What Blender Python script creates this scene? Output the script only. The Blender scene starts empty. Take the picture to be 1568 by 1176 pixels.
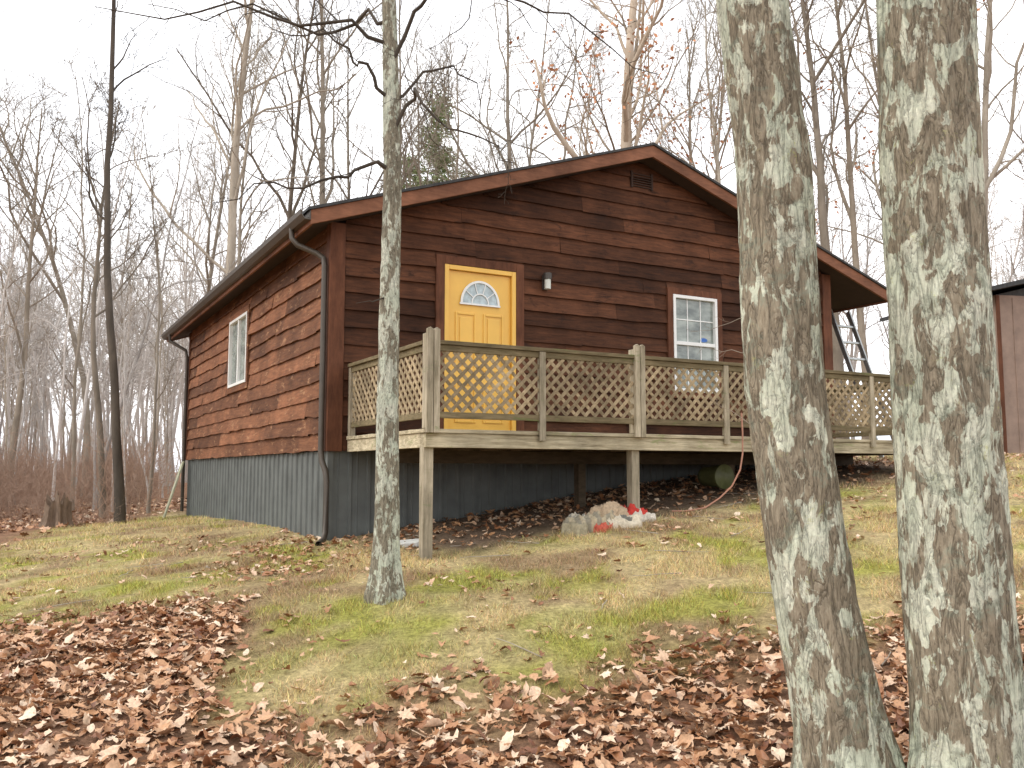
import bpy, math, random, time
import numpy as np
from mathutils import Vector, noise as mnoise
T0=time.time()
scene=bpy.context.scene
# ------------------------------------------------------------------ helpers
def link(o,parent=None):
    scene.collection.objects.link(o)
    if parent: o.parent=parent
    return o
def empty(name,loc=(0,0,0),rz=0):
    e=bpy.data.objects.new(name,None); e.location=loc; e.rotation_euler=(0,0,rz); e.empty_display_size=.3
    return link(e)
def np_mesh(name,V,F,smooth=False,colors=None):
    V=np.asarray(V,dtype=np.float32); F=np.asarray(F,dtype=np.int32)
    me=bpy.data.meshes.new(name); k=F.shape[1]
    me.vertices.add(len(V)); me.vertices.foreach_set('co',V.ravel())
    me.loops.add(F.size); me.loops.foreach_set('vertex_index',F.ravel())
    me.polygons.add(len(F)); me.polygons.foreach_set('loop_start',np.arange(0,F.size,k,dtype=np.int32))
    if smooth: me.polygons.foreach_set('use_smooth',np.ones(len(F),dtype=bool))
    me.update(calc_edges=True)
    if colors is not None:
        a=me.color_attributes.new('Col','FLOAT_COLOR','POINT')
        c=np.ones((len(V),4),dtype=np.float32); c[:,:3]=colors
        a.data.foreach_set('color',c.ravel())
    return me
def merge(parts):
    Vs=[];Fs=[];o=0
    for V,F in parts:
        Vs.append(V);Fs.append(F+o);o+=len(V)
    return np.concatenate(Vs),np.concatenate(Fs)
class MB:
    def __init__(s): s.v=[];s.f=[]
    def box(s,x0,x1,y0,y1,z0,z1):
        i=len(s.v)
        s.v+=[(x0,y0,z0),(x1,y0,z0),(x1,y1,z0),(x0,y1,z0),(x0,y0,z1),(x1,y0,z1),(x1,y1,z1),(x0,y1,z1)]
        s.f+=[(i,i+3,i+2,i+1),(i+4,i+5,i+6,i+7),(i,i+1,i+5,i+4),(i+1,i+2,i+6,i+5),(i+2,i+3,i+7,i+6),(i+3,i,i+4,i+7)]
    def prism(s,poly,a0,a1,axis='y'):
        i=len(s.v);n=len(poly)
        for a in (a0,a1):
            for p in poly:
                s.v.append((p[0],a,p[1]) if axis=='y' else ((a,p[0],p[1]) if axis=='x' else (p[0],p[1],a)))
        s.f.append(tuple(range(i,i+n))); s.f.append(tuple(range(i+2*n-1,i+n-1,-1)))
        for k in range(n):
            s.f.append((i+k,i+(k+1)%n,i+n+(k+1)%n,i+n+k))
    def beam(s,p,q,w,t,nrm):
        p=Vector(p);q=Vector(q);d=(q-p).normalized();n=Vector(nrm).normalized();b=d.cross(n).normalized()
        i=len(s.v)
        for c in (p,q):
            for a,e in ((-1,-1),(1,-1),(1,1),(-1,1)):
                s.v.append(tuple(c+b*a*w/2+n*e*t/2))
        s.f+=[(i,i+1,i+2,i+3),(i+7,i+6,i+5,i+4),(i,i+4,i+5,i+1),(i+1,i+5,i+6,i+2),(i+2,i+6,i+7,i+3),(i+3,i+7,i+4,i)]
    def obj(s,name,mat,parent=None,bevel=0,smooth=False):
        me=bpy.data.meshes.new(name); me.from_pydata(s.v,[],s.f); me.update()
        import bmesh
        bm=bmesh.new(); bm.from_mesh(me); bmesh.ops.recalc_face_normals(bm,faces=bm.faces); bm.to_mesh(me); bm.free()
        if smooth:
            for p in me.polygons: p.use_smooth=True
        o=bpy.data.objects.new(name,me); me.materials.append(mat); link(o,parent)
        if bevel:
            m=o.modifiers.new('b','BEVEL'); m.width=bevel; m.segments=2; m.limit_method='ANGLE'
        return o
def tubes(branches):
    groups={}
    for p,r,n in branches: groups.setdefault((len(p),n),[]).append((p,r))
    parts=[]
    for (K,n),bs in groups.items():
        P=np.array([[tuple(q) for q in b[0]] for b in bs],dtype=float); R=np.array([b[1] for b in bs],dtype=float)
        T=np.gradient(P,axis=1); T/=np.linalg.norm(T,axis=2,keepdims=True)+1e-9
        m=T.mean(axis=1); ref=np.where(np.abs(m[:,2:3])>.8,np.array([[1.,0,0]]),np.array([[0,0,1.]]))
        N1=np.cross(T,ref[:,None,:]); N1/=np.linalg.norm(N1,axis=2,keepdims=True)+1e-9
        N2=np.cross(T,N1)
        a=np.arange(n)*2*math.pi/n
        V=P[:,:,None,:]+R[:,:,None,None]*(np.cos(a)[None,None,:,None]*N1[:,:,None,:]+np.sin(a)[None,None,:,None]*N2[:,:,None,:])
        B=len(bs)
        idx=np.arange(B*K*n).reshape(B,K,n)
        A=idx[:,:-1,:];Bq=np.roll(idx,-1,axis=2)[:,:-1,:];C=np.roll(idx,-1,axis=2)[:,1:,:];D=idx[:,1:,:]
        F=np.stack([A,Bq,C,D],axis=-1).reshape(-1,4)
        parts.append((V.reshape(-1,3),F))
    return merge(parts)
def tube_obj(name,branches,mat,parent=None,smooth=True):
    V,F=tubes(branches); me=np_mesh(name,V,F,smooth); me.materials.append(mat)
    return link(bpy.data.objects.new(name,me),parent)
def vn(x,y,seed=0):
    xi=np.floor(x).astype(np.int64);yi=np.floor(y).astype(np.int64);fx=x-xi;fy=y-yi
    fx=fx*fx*(3-2*fx);fy=fy*fy*(3-2*fy)
    def h(a,b):
        n=(a*374761393+b*668265263+seed*1442695041)&0xffffffff
        n=((n^(n>>13))*1274126177)&0xffffffff
        n=n^(n>>16)
        return (n&0xffff)/65535.
    return (h(xi,yi)*(1-fx)+h(xi+1,yi)*fx)*(1-fy)+(h(xi,yi+1)*(1-fx)+h(xi+1,yi+1)*fx)*fy
def fbm(x,y,seed=0,o=4):
    s=0;a=.5;t=0
    for k in range(o):
        s=s+a*vn(x*2**k,y*2**k,seed+k);t+=a;a*=.5
    return s/t
def sst(a,b,x):
    t=np.clip((x-a)/(b-a),0,1);return t*t*(3-2*t)
# ------------------------------------------------------------------ node helpers
def newmat(name):
    m=bpy.data.materials.new(name);m.use_nodes=True
    return m,m.node_tree,m.node_tree.nodes['Principled BSDF']
def tc(nt,sc=(1,1,1),kind='Object'):
    t=nt.nodes.new('ShaderNodeTexCoord');m=nt.nodes.new('ShaderNodeMapping');m.inputs['Scale'].default_value=sc
    nt.links.new(t.outputs[kind],m.inputs[0]);return m.outputs[0]
def noi(nt,vec,scale,detail=6,rough=.6,dist=0):
    n=nt.nodes.new('ShaderNodeTexNoise');n.inputs['Scale'].default_value=scale;n.inputs['Detail'].default_value=detail
    n.inputs['Roughness'].default_value=rough;n.inputs['Distortion'].default_value=dist
    nt.links.new(vec,n.inputs['Vector']);return n.outputs['Fac']
def vor(nt,vec,scale,feature='F1',out='Distance'):
    n=nt.nodes.new('ShaderNodeTexVoronoi');n.feature=feature;n.inputs['Scale'].default_value=scale
    nt.links.new(vec,n.inputs['Vector']);return n.outputs[out]
def ramp(nt,fac,stops,interp='LINEAR'):
    r=nt.nodes.new('ShaderNodeValToRGB');r.color_ramp.interpolation=interp
    e=r.color_ramp.elements
    while len(e)<len(stops): e.new(.5)
    for el,(p,c) in zip(e,stops):
        el.position=p;el.color=(c,c,c,1) if isinstance(c,(int,float)) else (*c,1)
    nt.links.new(fac,r.inputs[0]);return r.outputs[0]
def mix(nt,fac,a,b,mode='MIX'):
    n=nt.nodes.new('ShaderNodeMix');n.data_type='RGBA';n.blend_type=mode
    for i,v in ((0,fac),(6,a),(7,b)):
        if isinstance(v,(int,float)): n.inputs[i].default_value=v if i==0 else (v,v,v,1)
        elif isinstance(v,tuple): n.inputs[i].default_value=(*v,1)
        else: nt.links.new(v,n.inputs[i])
    return n.outputs[2]
def mth(nt,op,a,b=0):
    n=nt.nodes.new('ShaderNodeMath');n.operation=op
    for i,v in ((0,a),(1,b)):
        if isinstance(v,(int,float)): n.inputs[i].default_value=v
        else: nt.links.new(v,n.inputs[i])
    return n.outputs[0]
def bump(nt,bs,h,st=.5,d=.01):
    b=nt.nodes.new('ShaderNodeBump');b.inputs['Strength'].default_value=st;b.inputs['Distance'].default_value=d
    nt.links.new(h,b.inputs['Height']);nt.links.new(b.outputs[0],bs.inputs['Normal'])
def island(nt):
    return nt.nodes.new('ShaderNodeNewGeometry').outputs['Random Per Island']
def wood(name,dark,light,sc=(1,1,1),scale=6,rough=.8,var=.5,extra=None,exfac=.62,exsc=(1.5,1.5,5)):
    m,nt,b=newmat(name)
    v=tc(nt,sc); g=noi(nt,v,scale,8,.68,.4)
    c=ramp(nt,g,[(.3,dark),(.7,light)])
    r=ramp(nt,island(nt),[(0,1-var),(1,1+var*.6)])
    c=mix(nt,1,c,r,'MULTIPLY')
    blot=noi(nt,tc(nt,(1,1,1)),1.7,5,.6)
    c=mix(nt,1,c,ramp(nt,blot,[(.3,.62),(.7,1.32)]),'MULTIPLY')
    if extra:
        e=noi(nt,tc(nt,exsc),2.2,8,.75,.5)
        c=mix(nt,ramp(nt,e,[(exfac,0),(exfac+.08,.75)]),c,extra)
    nt.links.new(c,b.inputs['Base Color']);b.inputs['Roughness'].default_value=rough;b.inputs['Specular IOR Level'].default_value=.15
    bump(nt,b,g,.6,.008);return m
def plain(name,col,rough=.6,metal=0,var=.15,scale=8):
    m,nt,b=newmat(name)
    g=noi(nt,tc(nt),scale,6,.6)
    c=mix(nt,1,(col[0],col[1],col[2]),ramp(nt,g,[(.3,1-var),(.7,1+var)]),'MULTIPLY')
    nt.links.new(c,b.inputs['Base Color']);b.inputs['Roughness'].default_value=rough;b.inputs['Metallic'].default_value=metal
    return m
def mixvec(nt,vec,scale):
    n=nt.nodes.new('ShaderNodeTexNoise');n.inputs['Scale'].default_value=scale;nt.links.new(vec,n.inputs['Vector'])
    return n.outputs['Color']
def lichen_bark(name,base1,base2,pale,amount=.5,sc=1.0,green=.64,bumpd=.012):
    m,nt,b=newmat(name)
    v1=tc(nt,(1,1,.22)); v2=tc(nt,(1,1,.48)); v3=tc(nt,(1,1,1))
    fine=noi(nt,v1,65*sc,10,.72,.4)
    rg=noi(nt,v1,24*sc,6,.6,.8)
    rdg=mth(nt,'ABSOLUTE',mth(nt,'SUBTRACT',rg,.5))
    base=ramp(nt,fine,[(.3,base1),(.7,base2)])
    pn=noi(nt,v2,9.5*sc,9,.62,.7); big=noi(nt,v3,1.4*sc,3,.5)
    vc=vor(nt,mix(nt,.10,v2,mixvec(nt,v2,14*sc)),15*sc,'F1','Color')
    s=mth(nt,'ADD',pn,mth(nt,'MULTIPLY',mth(nt,'SUBTRACT',big,.5),.45))
    s=mth(nt,'ADD',s,mth(nt,'MULTIPLY',mth(nt,'SUBTRACT',fine,.5),.22))
    s=mth(nt,'ADD',s,mth(nt,'MULTIPLY',mth(nt,'SUBTRACT',vc,.5),.24))
    mask=ramp(nt,s,[(1-amount-.01,0),(1-amount+.010,.75),(1-amount+.06,1)])
    palec=mix(nt,1,pale,ramp(nt,noi(nt,v3,60,6,.7),[(.3,.74),(.7,1.14)]),'MULTIPLY')
    palec=mix(nt,ramp(nt,noi(nt,v3,6,3,.5),[(.4,0),(.6,.6)]),palec,(pale[0]*.78,pale[1]*.84,pale[2]*.80))
    c=mix(nt,mask,base,palec)
    gl=noi(nt,v3,5.5*sc,8,.8,1.0)
    c=mix(nt,ramp(nt,gl,[(green-.10,0),(green-.04,.6)]),c,(.30,.33,.25))
    yl=noi(nt,tc(nt,(1.3,1.3,1)),7.3*sc,10,.9,.5)
    c=mix(nt,ramp(nt,yl,[(green-.045,0),(green-.01,.85)]),c,(.52,.53,.20))
    dk=noi(nt,v2,3.1*sc,6,.7,.5)
    c=mix(nt,1,c,ramp(nt,dk,[(.3,.74),(.6,1.08)]),'MULTIPLY')
    c=mix(nt,1,c,ramp(nt,rdg,[(0,.45),(.035,1)]),'MULTIPLY')
    nt.links.new(c,b.inputs['Base Color']);b.inputs['Roughness'].default_value=.95;b.inputs['Specular IOR Level'].default_value=.15
    h=mth(nt,'ADD',mth(nt,'MULTIPLY',fine,1.2),mth(nt,'ADD',mth(nt,'MULTIPLY',mth(nt,'MINIMUM',rdg,.1),7),mth(nt,'MULTIPLY',s,.5)))
    bump(nt,b,h,.9,bumpd);return m
def simple_bark(name,c1,c2,scale=3):
    m,nt,b=newmat(name)
    g=noi(nt,tc(nt,(1,1,.35)),scale,7,.7,.3)
    oi=nt.nodes.new('ShaderNodeObjectInfo')
    c=ramp(nt,g,[(.3,c1),(.7,c2)])
    c=mix(nt,1,c,ramp(nt,oi.outputs['Random'],[(0,.7),(1,1.25)]),'MULTIPLY')
    nt.links.new(c,b.inputs['Base Color']);b.inputs['Roughness'].default_value=.95;b.inputs['Specular IOR Level'].default_value=.2
    return m
# ------------------------------------------------------------------ terrain
CP=np.array([(0,0,-1.66),(-6,0,-1.75),(6,0,-1.4),(0,-10,-2.0),(0,4.7,-1.46),(1.8,4.2,-1.42),(3.2,5.5,-1.08),(-3,5,-1.5),
(-3,7.2,-1.12),(-.98,7.1,-.97),(-.8,8.39,-.81),(1.33,9.575,-.50),(-2.08,10.3,-.79),(3.47,10.76,-.25),(5.6,11.94,.02),
(-6.6,18.5,-.93),(-5.5,9.8,-1.1),(-7.5,15,-.93),(-9,20,-1.0),(9.2,17,.3),(8,10,0.),(6,7,-.6),(2.5,7.5,-.78),(-12,8,-1.3),
(-20,25,-1.2),(0,30,.1),(15,30,.9),(0,60,0),(-40,60,-1),(40,60,1.5),(-60,0,-3),(60,0,0),(0,-60,-4),(0.016,11.46,-.45),(2.29,12.7,-.1),(5.05,14.25,.15)])
def tpsk(r2): return np.where(r2>0,.5*r2*np.log(np.maximum(r2,1e-12)),0)
_n=len(CP);_d=((CP[:,None,:2]-CP[None,:,:2])**2).sum(-1)
_A=np.zeros((_n+3,_n+3));_A[:_n,:_n]=tpsk(_d)+np.eye(_n)*.02;_A[:_n,_n]=1;_A[:_n,_n+1:]=CP[:,:2];_A[_n:,:_n]=_A[:_n,_n:].T
_W=np.linalg.solve(_A,np.concatenate([CP[:,2],[0,0,0]]))
def gz(x,y):
    x=np.atleast_1d(np.asarray(x,float));y=np.atleast_1d(np.asarray(y,float))
    r=np.hypot(x,y);k=np.minimum(1,75/np.maximum(r,1e-6));xx=x*k;yy=y*k
    z=_W[_n]+_W[_n+1]*xx+_W[_n+2]*yy
    for i in range(_n): z=z+_W[i]*tpsk((xx-CP[i,0])**2+(yy-CP[i,1])**2)
    z=z+(fbm(x*.8,y*.8,3,3)-.5)*.06*sst(1.5,4,r)
    return z
def g1(x,y): return float(gz(x,y)[0])
bx=[-12,-3,-2.1,-1.9,-1.6,-1.07,-.5,.46,1.7,3.3,9];by=[7.5,7.25,7.1,6.1,5.3,4.8,5.35,5.6,5.9,6.1,6.4]
def leafmask(x,y):
    n=(fbm(x*1.1,y*1.1,11,3)-.5);n2=fbm(x*5,y*5,12,3)-.5
    m=sst(.4,-.5,y-(np.interp(x,bx,by)+n*1.1+n2*.9))
    xl=-5.4-(y-9.8)*.2
    far=sst(0,-1.2,x-xl+n*2)*sst(8.3,10,y)
    back=sst(20.5,22,y+n)
    rt=sst(8,11,x+n)
    return np.clip(np.maximum.reduce([m,far,back,rt]),0,1)
def gcol(x,y):
    a=fbm(x*.8,y*.8,21,4);b=fbm(x*1.6,y*1.6,35,4);c=fbm(x*2.6,y*2.6,51,4);d_=fbm(x*5,y*5,57,3)
    straw=np.array([.56,.44,.225]);green=np.array([.37,.345,.115]);brown=np.array([.35,.24,.14]);moss=np.array([.38,.365,.085])
    col=straw[None]*np.ones((len(x),1))
    def L(col,t,k): return col*(1-t[:,None])+k[None]*t[:,None]
    col=L(col,sst(.46,.66,a*.6+d_*.4)*.8,green)
    col=L(col,sst(.47,.66,b)*.85,brown)
    col=L(col,sst(.56,.63,c*.65+a*.15+d_*.2)*.85,moss)
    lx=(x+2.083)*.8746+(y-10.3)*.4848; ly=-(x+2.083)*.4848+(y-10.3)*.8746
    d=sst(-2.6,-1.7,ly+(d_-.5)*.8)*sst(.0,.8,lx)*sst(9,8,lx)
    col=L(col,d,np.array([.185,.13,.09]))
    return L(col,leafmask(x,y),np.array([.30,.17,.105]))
N=420
t=np.linspace(-1,1,N);w=np.sinh(5.2*t)/math.sinh(5.2)*700
X,Y=np.meshgrid(w,w+7);xf=X.ravel();yf=Y.ravel()
zf=gz(xf,yf)+(fbm(xf*5,yf*5,77,3)-.5)*.05*(np.hypot(xf,yf)<40)
idx=np.arange(N*N).reshape(N,N)
F=np.stack([idx[:-1,:-1],idx[:-1,1:],idx[1:,1:],idx[1:,:-1]],-1).reshape(-1,4)
m,nt,b=newmat('ground_mat')
at=nt.nodes.new('ShaderNodeAttribute');at.attribute_name='Col'
v=tc(nt);fn=noi(nt,v,30,9,.8);f2=noi(nt,v,7,6,.7)
c=mix(nt,1,at.outputs['Color'],ramp(nt,fn,[(.3,.3),(.7,1.5)]),'MULTIPLY')
c=mix(nt,1,c,ramp(nt,f2,[(.3,.7),(.7,1.25)]),'MULTIPLY')
nt.links.new(c,b.inputs['Base Color']);b.inputs['Roughness'].default_value=1;b.inputs['Specular IOR Level'].default_value=.1
bump(nt,b,fn,.9,.03)
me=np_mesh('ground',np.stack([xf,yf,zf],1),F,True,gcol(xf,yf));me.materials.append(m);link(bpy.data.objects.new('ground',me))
# ------------------------------------------------------------------ grass
rs=np.random.RandomState(5)
def blades(n,x0,x1,y0,y1,hs,ws):
    x=rs.uniform(x0,x1,n);y=rs.uniform(y0,y1,n)
    lx=(x+2.083)*.8746+(y-10.3)*.4848; ly=-(x+2.083)*.4848+(y-10.3)*.8746
    keep=(rs.rand(n)>leafmask(x,y)*1.1)&~((lx>-.05)&(ly>-.1))&~((lx>.3)&(lx<8)&(ly>-2.1))
    cl=fbm(x*4,y*4,91,3);keep&=(rs.rand(n)<sst(.3,.62,cl))
    x=x[keep];y=y[keep];cl=cl[keep];n=len(x);z=gz(x,y)
    a=rs.uniform(0,2*math.pi,n);h=rs.uniform(.4,1.4,n)*hs*(.3+cl*1.4);ww=rs.uniform(.7,1.3,n)*ws
    b0=np.stack([x-np.cos(a)*ww,y-np.sin(a)*ww,z-.01],1);b1=np.stack([x+np.cos(a)*ww,y+np.sin(a)*ww,z-.01],1)
    l=rs.normal(0,1,(n,2))*hs*.9
    tp=np.stack([x+l[:,0],y+l[:,1],z+h],1)
    V=np.stack([b0,b1,tp],1).reshape(-1,3);F=np.arange(3*n).reshape(-1,3)
    c=gcol(x,y)*rs.uniform(.5,1.75,(n,1));c=c*(1+rs.normal(0,.10,(n,3)))
    return V,F,np.repeat(np.clip(c,0,1),3,0)
B=[blades(280000,-5,5,4.5,9.5,.036,.0026),blades(150000,-9,9,9,19,.042,.0045)]
V,F=merge([(q[0],q[1]) for q in B]);C=np.concatenate([q[2] for q in B])
m,nt,b=newmat('grass_mat');at=nt.nodes.new('ShaderNodeAttribute');at.attribute_name='Col'
nt.links.new(at.outputs['Color'],b.inputs['Base Color']);b.inputs['Roughness'].default_value=.9;b.inputs['Specular IOR Level'].default_value=.15
me=np_mesh('grass',V,F,False,C);me.materials.append(m);link(bpy.data.objects.new('grass',me))
# ------------------------------------------------------------------ fallen leaves
k=18
ang=np.linspace(0,2*math.pi,k,endpoint=False)
lobA=np.array([1,.62,.82,.5,.9,.55,.8,.5,.55,.95,.55,.5,.8,.55,.9,.5,.82,.62])
lobB=np.array([1,.9,.8,.72,.7,.68,.7,.74,.8,.95,.8,.74,.7,.68,.7,.72,.8,.9])
def leaves(x,y,lift,tilt,size):
    n=len(x);z=gz(x,y)
    pick=(rs.rand(n,1)<.45)
    lobr=np.where(pick,lobB[None],lobA[None])*rs.uniform(.88,1.12,(n,k))
    px=np.cos(ang)[None]*lobr; py=np.sin(ang)[None]*lobr*rs.uniform(.5,.85,(n,1))
    L=np.stack([px,py,np.zeros_like(px)],-1);L=np.concatenate([np.zeros((n,1,3)),L],1)
    cu=rs.uniform(-.9,1.5,(n,1));cv=rs.uniform(-.8,.8,(n,1))
    L[:,:,2]=cu*L[:,:,1]**2+cv*L[:,:,0]**2*.6+rs.normal(0,.06,(n,k+1))
    s=size*rs.uniform(.5,1.3,(n,1,1));L=L*s
    a=rs.uniform(0,2*math.pi,n);tx=rs.normal(0,tilt,n);ty=rs.normal(0,tilt,n)
    ca,sa=np.cos(a),np.sin(a);cx,sx=np.cos(tx),np.sin(tx);cy,sy=np.cos(ty),np.sin(ty)
    Y1=L[:,:,1]*cx[:,None]-L[:,:,2]*sx[:,None];Z1=L[:,:,1]*sx[:,None]+L[:,:,2]*cx[:,None];X1=L[:,:,0]
    X2=X1*cy[:,None]+Z1*sy[:,None];Z2=-X1*sy[:,None]+Z1*cy[:,None]
    Xr=X2*ca[:,None]-Y1*sa[:,None]+x[:,None];Yr=X2*sa[:,None]+Y1*ca[:,None]+y[:,None]
    Zr=Z2+(z+lift)[:,None]
    V=np.stack([Xr,Yr,Zr],-1).reshape(-1,3)
    base=(np.arange(n)*(k+1))[:,None];i=np.arange(k)[None]
    F=np.stack([base+0*i,base+1+i,base+1+(i+1)%k],-1).reshape(-1,3)
    return V,F
def samp(n,x0,x1,y0,y1,fn):
    x=rs.uniform(x0,x1,n);y=rs.uniform(y0,y1,n);kp=rs.rand(n)<fn(x,y);return x[kp],y[kp]
parts=[]
x,y=samp(42000,-7,6,2.6,8.2,lambda x,y:leafmask(x,y)*(.65+.35*sst(.35,.6,fbm(x*2,y*2,8,3))));parts.append(leaves(x,y,rs.uniform(.0,.055,len(x)),.34,.056))
x,y=samp(4800,-6,8,4.5,12,lambda x,y:.08+.92*sst(.48,.68,fbm(x*1.3,y*1.3,61,3)));parts.append(leaves(x,y,rs.uniform(.02,.035,len(x)),.25,.042))
x,y=samp(9000,-22,-5,8.5,26,lambda x,y:leafmask(x,y)*.9);parts.append(leaves(x,y,rs.uniform(.01,.04,len(x)),.35,.085))
x,y=samp(6000,-3,8,8.2,14,lambda x,y:sst(-2.6,-1.0,-(x+2.083)*.4848+(y-10.3)*.8746)*.85+.06);parts.append(leaves(x,y,rs.uniform(.01,.03,len(x)),.3,.048))
x,y=samp(1800,5,14,9,22,lambda x,y:.3+leafmask(x,y)*.7);parts.append(leaves(x,y,rs.uniform(.01,.03,len(x)),.3,.07))
V,F=merge(parts)
m,nt,b=newmat('dead_leaf_mat')
c=ramp(nt,island(nt),[(0,(.18,.068,.03)),(.2,(.36,.16,.07)),(.45,(.54,.295,.15)),(.7,(.64,.40,.24)),(.88,(.74,.53,.37)),(1,(.82,.66,.48))])
g=noi(nt,tc(nt),60,4,.6);c=mix(nt,1,c,ramp(nt,g,[(.3,.7),(.7,1.15)]),'MULTIPLY')
nt.links.new(c,b.inputs['Base Color']);b.inputs['Roughness'].default_value=.5;b.inputs['Specular IOR Level'].default_value=.5
me=np_mesh('fallen_leaves',V,F,False);me.materials.append(m);link(bpy.data.objects.new('fallen_leaves',me))
# ------------------------------------------------------------------ cabin
RZ=math.radians(29);CX,CY=-2.083,10.3
cabin=empty('wooden_cabin',(CX,CY,0),RZ)
W,D,ZB=8.15,9.4,.25
zr=lambda x:4.54-.334*abs(x-4.46)
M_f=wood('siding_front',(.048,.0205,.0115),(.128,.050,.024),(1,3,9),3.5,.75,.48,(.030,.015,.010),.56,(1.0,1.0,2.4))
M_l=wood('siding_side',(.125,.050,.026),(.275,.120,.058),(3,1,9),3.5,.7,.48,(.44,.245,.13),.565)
M_trim=wood('trim_brown',(.085,.034,.019),(.17,.068,.036),(3,3,.6),5,.7,.1)
M_rake=wood('rake_brown',(.16,.070,.040),(.28,.125,.070),(.8,3,4),5,.65,.1)
M_dark=plain('dark_soffit',(.040,.021,.014),.9)
M_bronze=plain('gutter_bronze',(.075,.06,.045),.45,.2)
M_skirt=plain('skirt_metal',(.120,.130,.122),.6,.0,.25,3)
M_yel=plain('yellow_paint',(.80,.47,.085),.4,0,.06,3)
M_white=plain('white_vinyl',(.80,.80,.77),.4,0,.05)
m,nt,b=newmat('window_glass');b.inputs['Roughness'].default_value=.06
nt.links.new(ramp(nt,noi(nt,tc(nt,(1,1,2)),2.5,4,.6),[(.35,(.07,.09,.08)),(.65,(.33,.37,.33))]),b.inputs['Base Color']);b.inputs['Specular IOR Level'].default_value=.9;M_glass=m
def siding(name,mat,A0,A1,z0,h,topf,openings,mp,seed,rough=1):
    r=random.Random(seed);mb=MB();z=z0
    maxz=max(topf(a) for a in np.linspace(A0,A1,60))
    while z<maxz-.02:
        zt=z+h
        cuts=[A0];a=A0+r.uniform(.4,2.5)
        while a<A1-.4: cuts.append(a);a+=r.uniform(1.1,3.2)
        cuts.append(A1)
        for o in openings:
            if o[2]<zt and o[3]>z: cuts+= [o[0],o[1]]
        cuts=sorted(c for c in set(cuts) if A0<=c<=A1)
        for c0,c1 in zip(cuts[:-1],cuts[1:]):
            if c1-c0<.02: continue
            mid=(c0+c1)/2;pieces=[(z,zt)]
            for o in openings:
                if o[0]<=mid<=o[1] and o[2]<zt and o[3]>z:
                    pieces=[]
                    if zt>o[3]+.01: pieces.append((o[3],zt))
                    if z<o[2]-.01: pieces.append((z,o[2]))
            ph=r.uniform(0,50);amp=r.uniform(.006,.022)*rough;off=r.uniform(-.004,.009);tiltb=r.uniform(-.010,.010)*rough
            warp=r.uniform(0,.035) if r.random()<.16*rough else 0
            for (q0,q1) in pieces:
                n=max(2,int((c1-c0)/.07));prev=None
                for i in range(n+1):
                    a=c0+.002+(c1-c0-.004)*i/n
                    top=min(q1+.012,topf(a))
                    wob=(mnoise.noise(Vector((a*1.8+ph,0,ph)))*amp+mnoise.noise(Vector((a*8+ph,3,ph)))*amp*.4) if q0==z else 0
                    bot=q0-.010+wob+tiltb*(i/n-.5)*2
                    if top-bot<.012: prev=None;continue
                    j=len(mb.v);wp=warp*(i/n)**3
                    mb.v+=[mp(a,.008+wp*.3,top),mp(a,.038+off+wp,bot),mp(a,-.002,bot+.004)]
                    if prev is not None:
                        mb.f+=[(prev,j,j+1,prev+1),(prev+1,j+1,j+2,prev+2)]
                    prev=j
        z+=h
    me=bpy.data.meshes.new(name);me.from_pydata(mb.v,[],mb.f);me.materials.append(mat)
    return link(bpy.data.objects.new(name,me),cabin)
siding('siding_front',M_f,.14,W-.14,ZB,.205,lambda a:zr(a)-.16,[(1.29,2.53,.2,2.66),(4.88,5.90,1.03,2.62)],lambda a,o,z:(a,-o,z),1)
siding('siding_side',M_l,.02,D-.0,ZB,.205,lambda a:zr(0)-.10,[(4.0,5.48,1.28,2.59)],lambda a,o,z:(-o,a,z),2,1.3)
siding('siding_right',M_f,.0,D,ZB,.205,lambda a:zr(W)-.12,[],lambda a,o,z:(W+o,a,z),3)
mb=MB();mb.prism([(.0,ZB),(W,ZB),(W,zr(W)-.17),(4.46,zr(4.46)-.17),(0,zr(0)-.17)],.004,D)
mb.obj('wall_core',plain('wall_core',(.03,.014,.009),.9),cabin)
mb=MB();mb.box(-.045,.135,-.048,-.003,ZB-.02,zr(0)-.16);mb.box(-.045,-.003,-.002,.12,ZB-.02,zr(0)-.16)
mb.box(-.05,.0,D-.1,D+.03,ZB-.02,zr(0)-.2)
mb.box(W-.14,W+.045,-.05,-.003,ZB-.02,zr(W)-.17)
mb.obj('corner_boards',M_trim,cabin,.004)
ch=lambda x0,x1,t,bm:[(x0,zr(x0)+t),(4.46,zr(4.46)+t),(x1,zr(x1)+t),(x1,zr(x1)+bm),(4.46,zr(4.46)+bm),(x0,zr(x0)+bm)]
mb=MB();mb.prism(ch(-.40,9.32,.025,-.008),-.335,10.33)
sh=plain('roof_shingle',(.05,.05,.05),.9,0,.35,14);mb.obj('roof',sh,cabin)
mb=MB();mb.prism(ch(-.36,9.28,-.010,-.175),-.31,-.272);mb.prism(ch(-.36,9.28,-.010,-.175),10.27,10.31);mb.obj('rake_boards',M_rake,cabin,.003)
mb=MB();mb.prism(ch(-.33,9.25,-.14,-.155),-.270,10.268);mb.obj('soffit',M_dark,cabin)
mb=MB();mb.box(-.36,-.332,-.270,10.268,zr(-.36)-.175,zr(-.36)-.012);mb.box(9.252,9.28,-.27,10.268,zr(9.28)-.175,zr(9.28)-.012);mb.obj('eave_fascia',M_rake,cabin)
ze=zr(-.36)
mb=MB();mb.prism([(-.362,ze-.02),(-.362,ze-.125),(-.43,ze-.125),(-.475,ze-.07),(-.485,ze-.02),(-.475,ze-.02),(-.465,ze-.065),(-.425,ze-.112),(-.374,ze-.112),(-.374,ze-.02)],-.31,10.3)
mb.obj('gutter',M_bronze,cabin)
def dsp(pts,r=.034): return ([Vector(p) for p in pts],[r]*len(pts),8)
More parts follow.
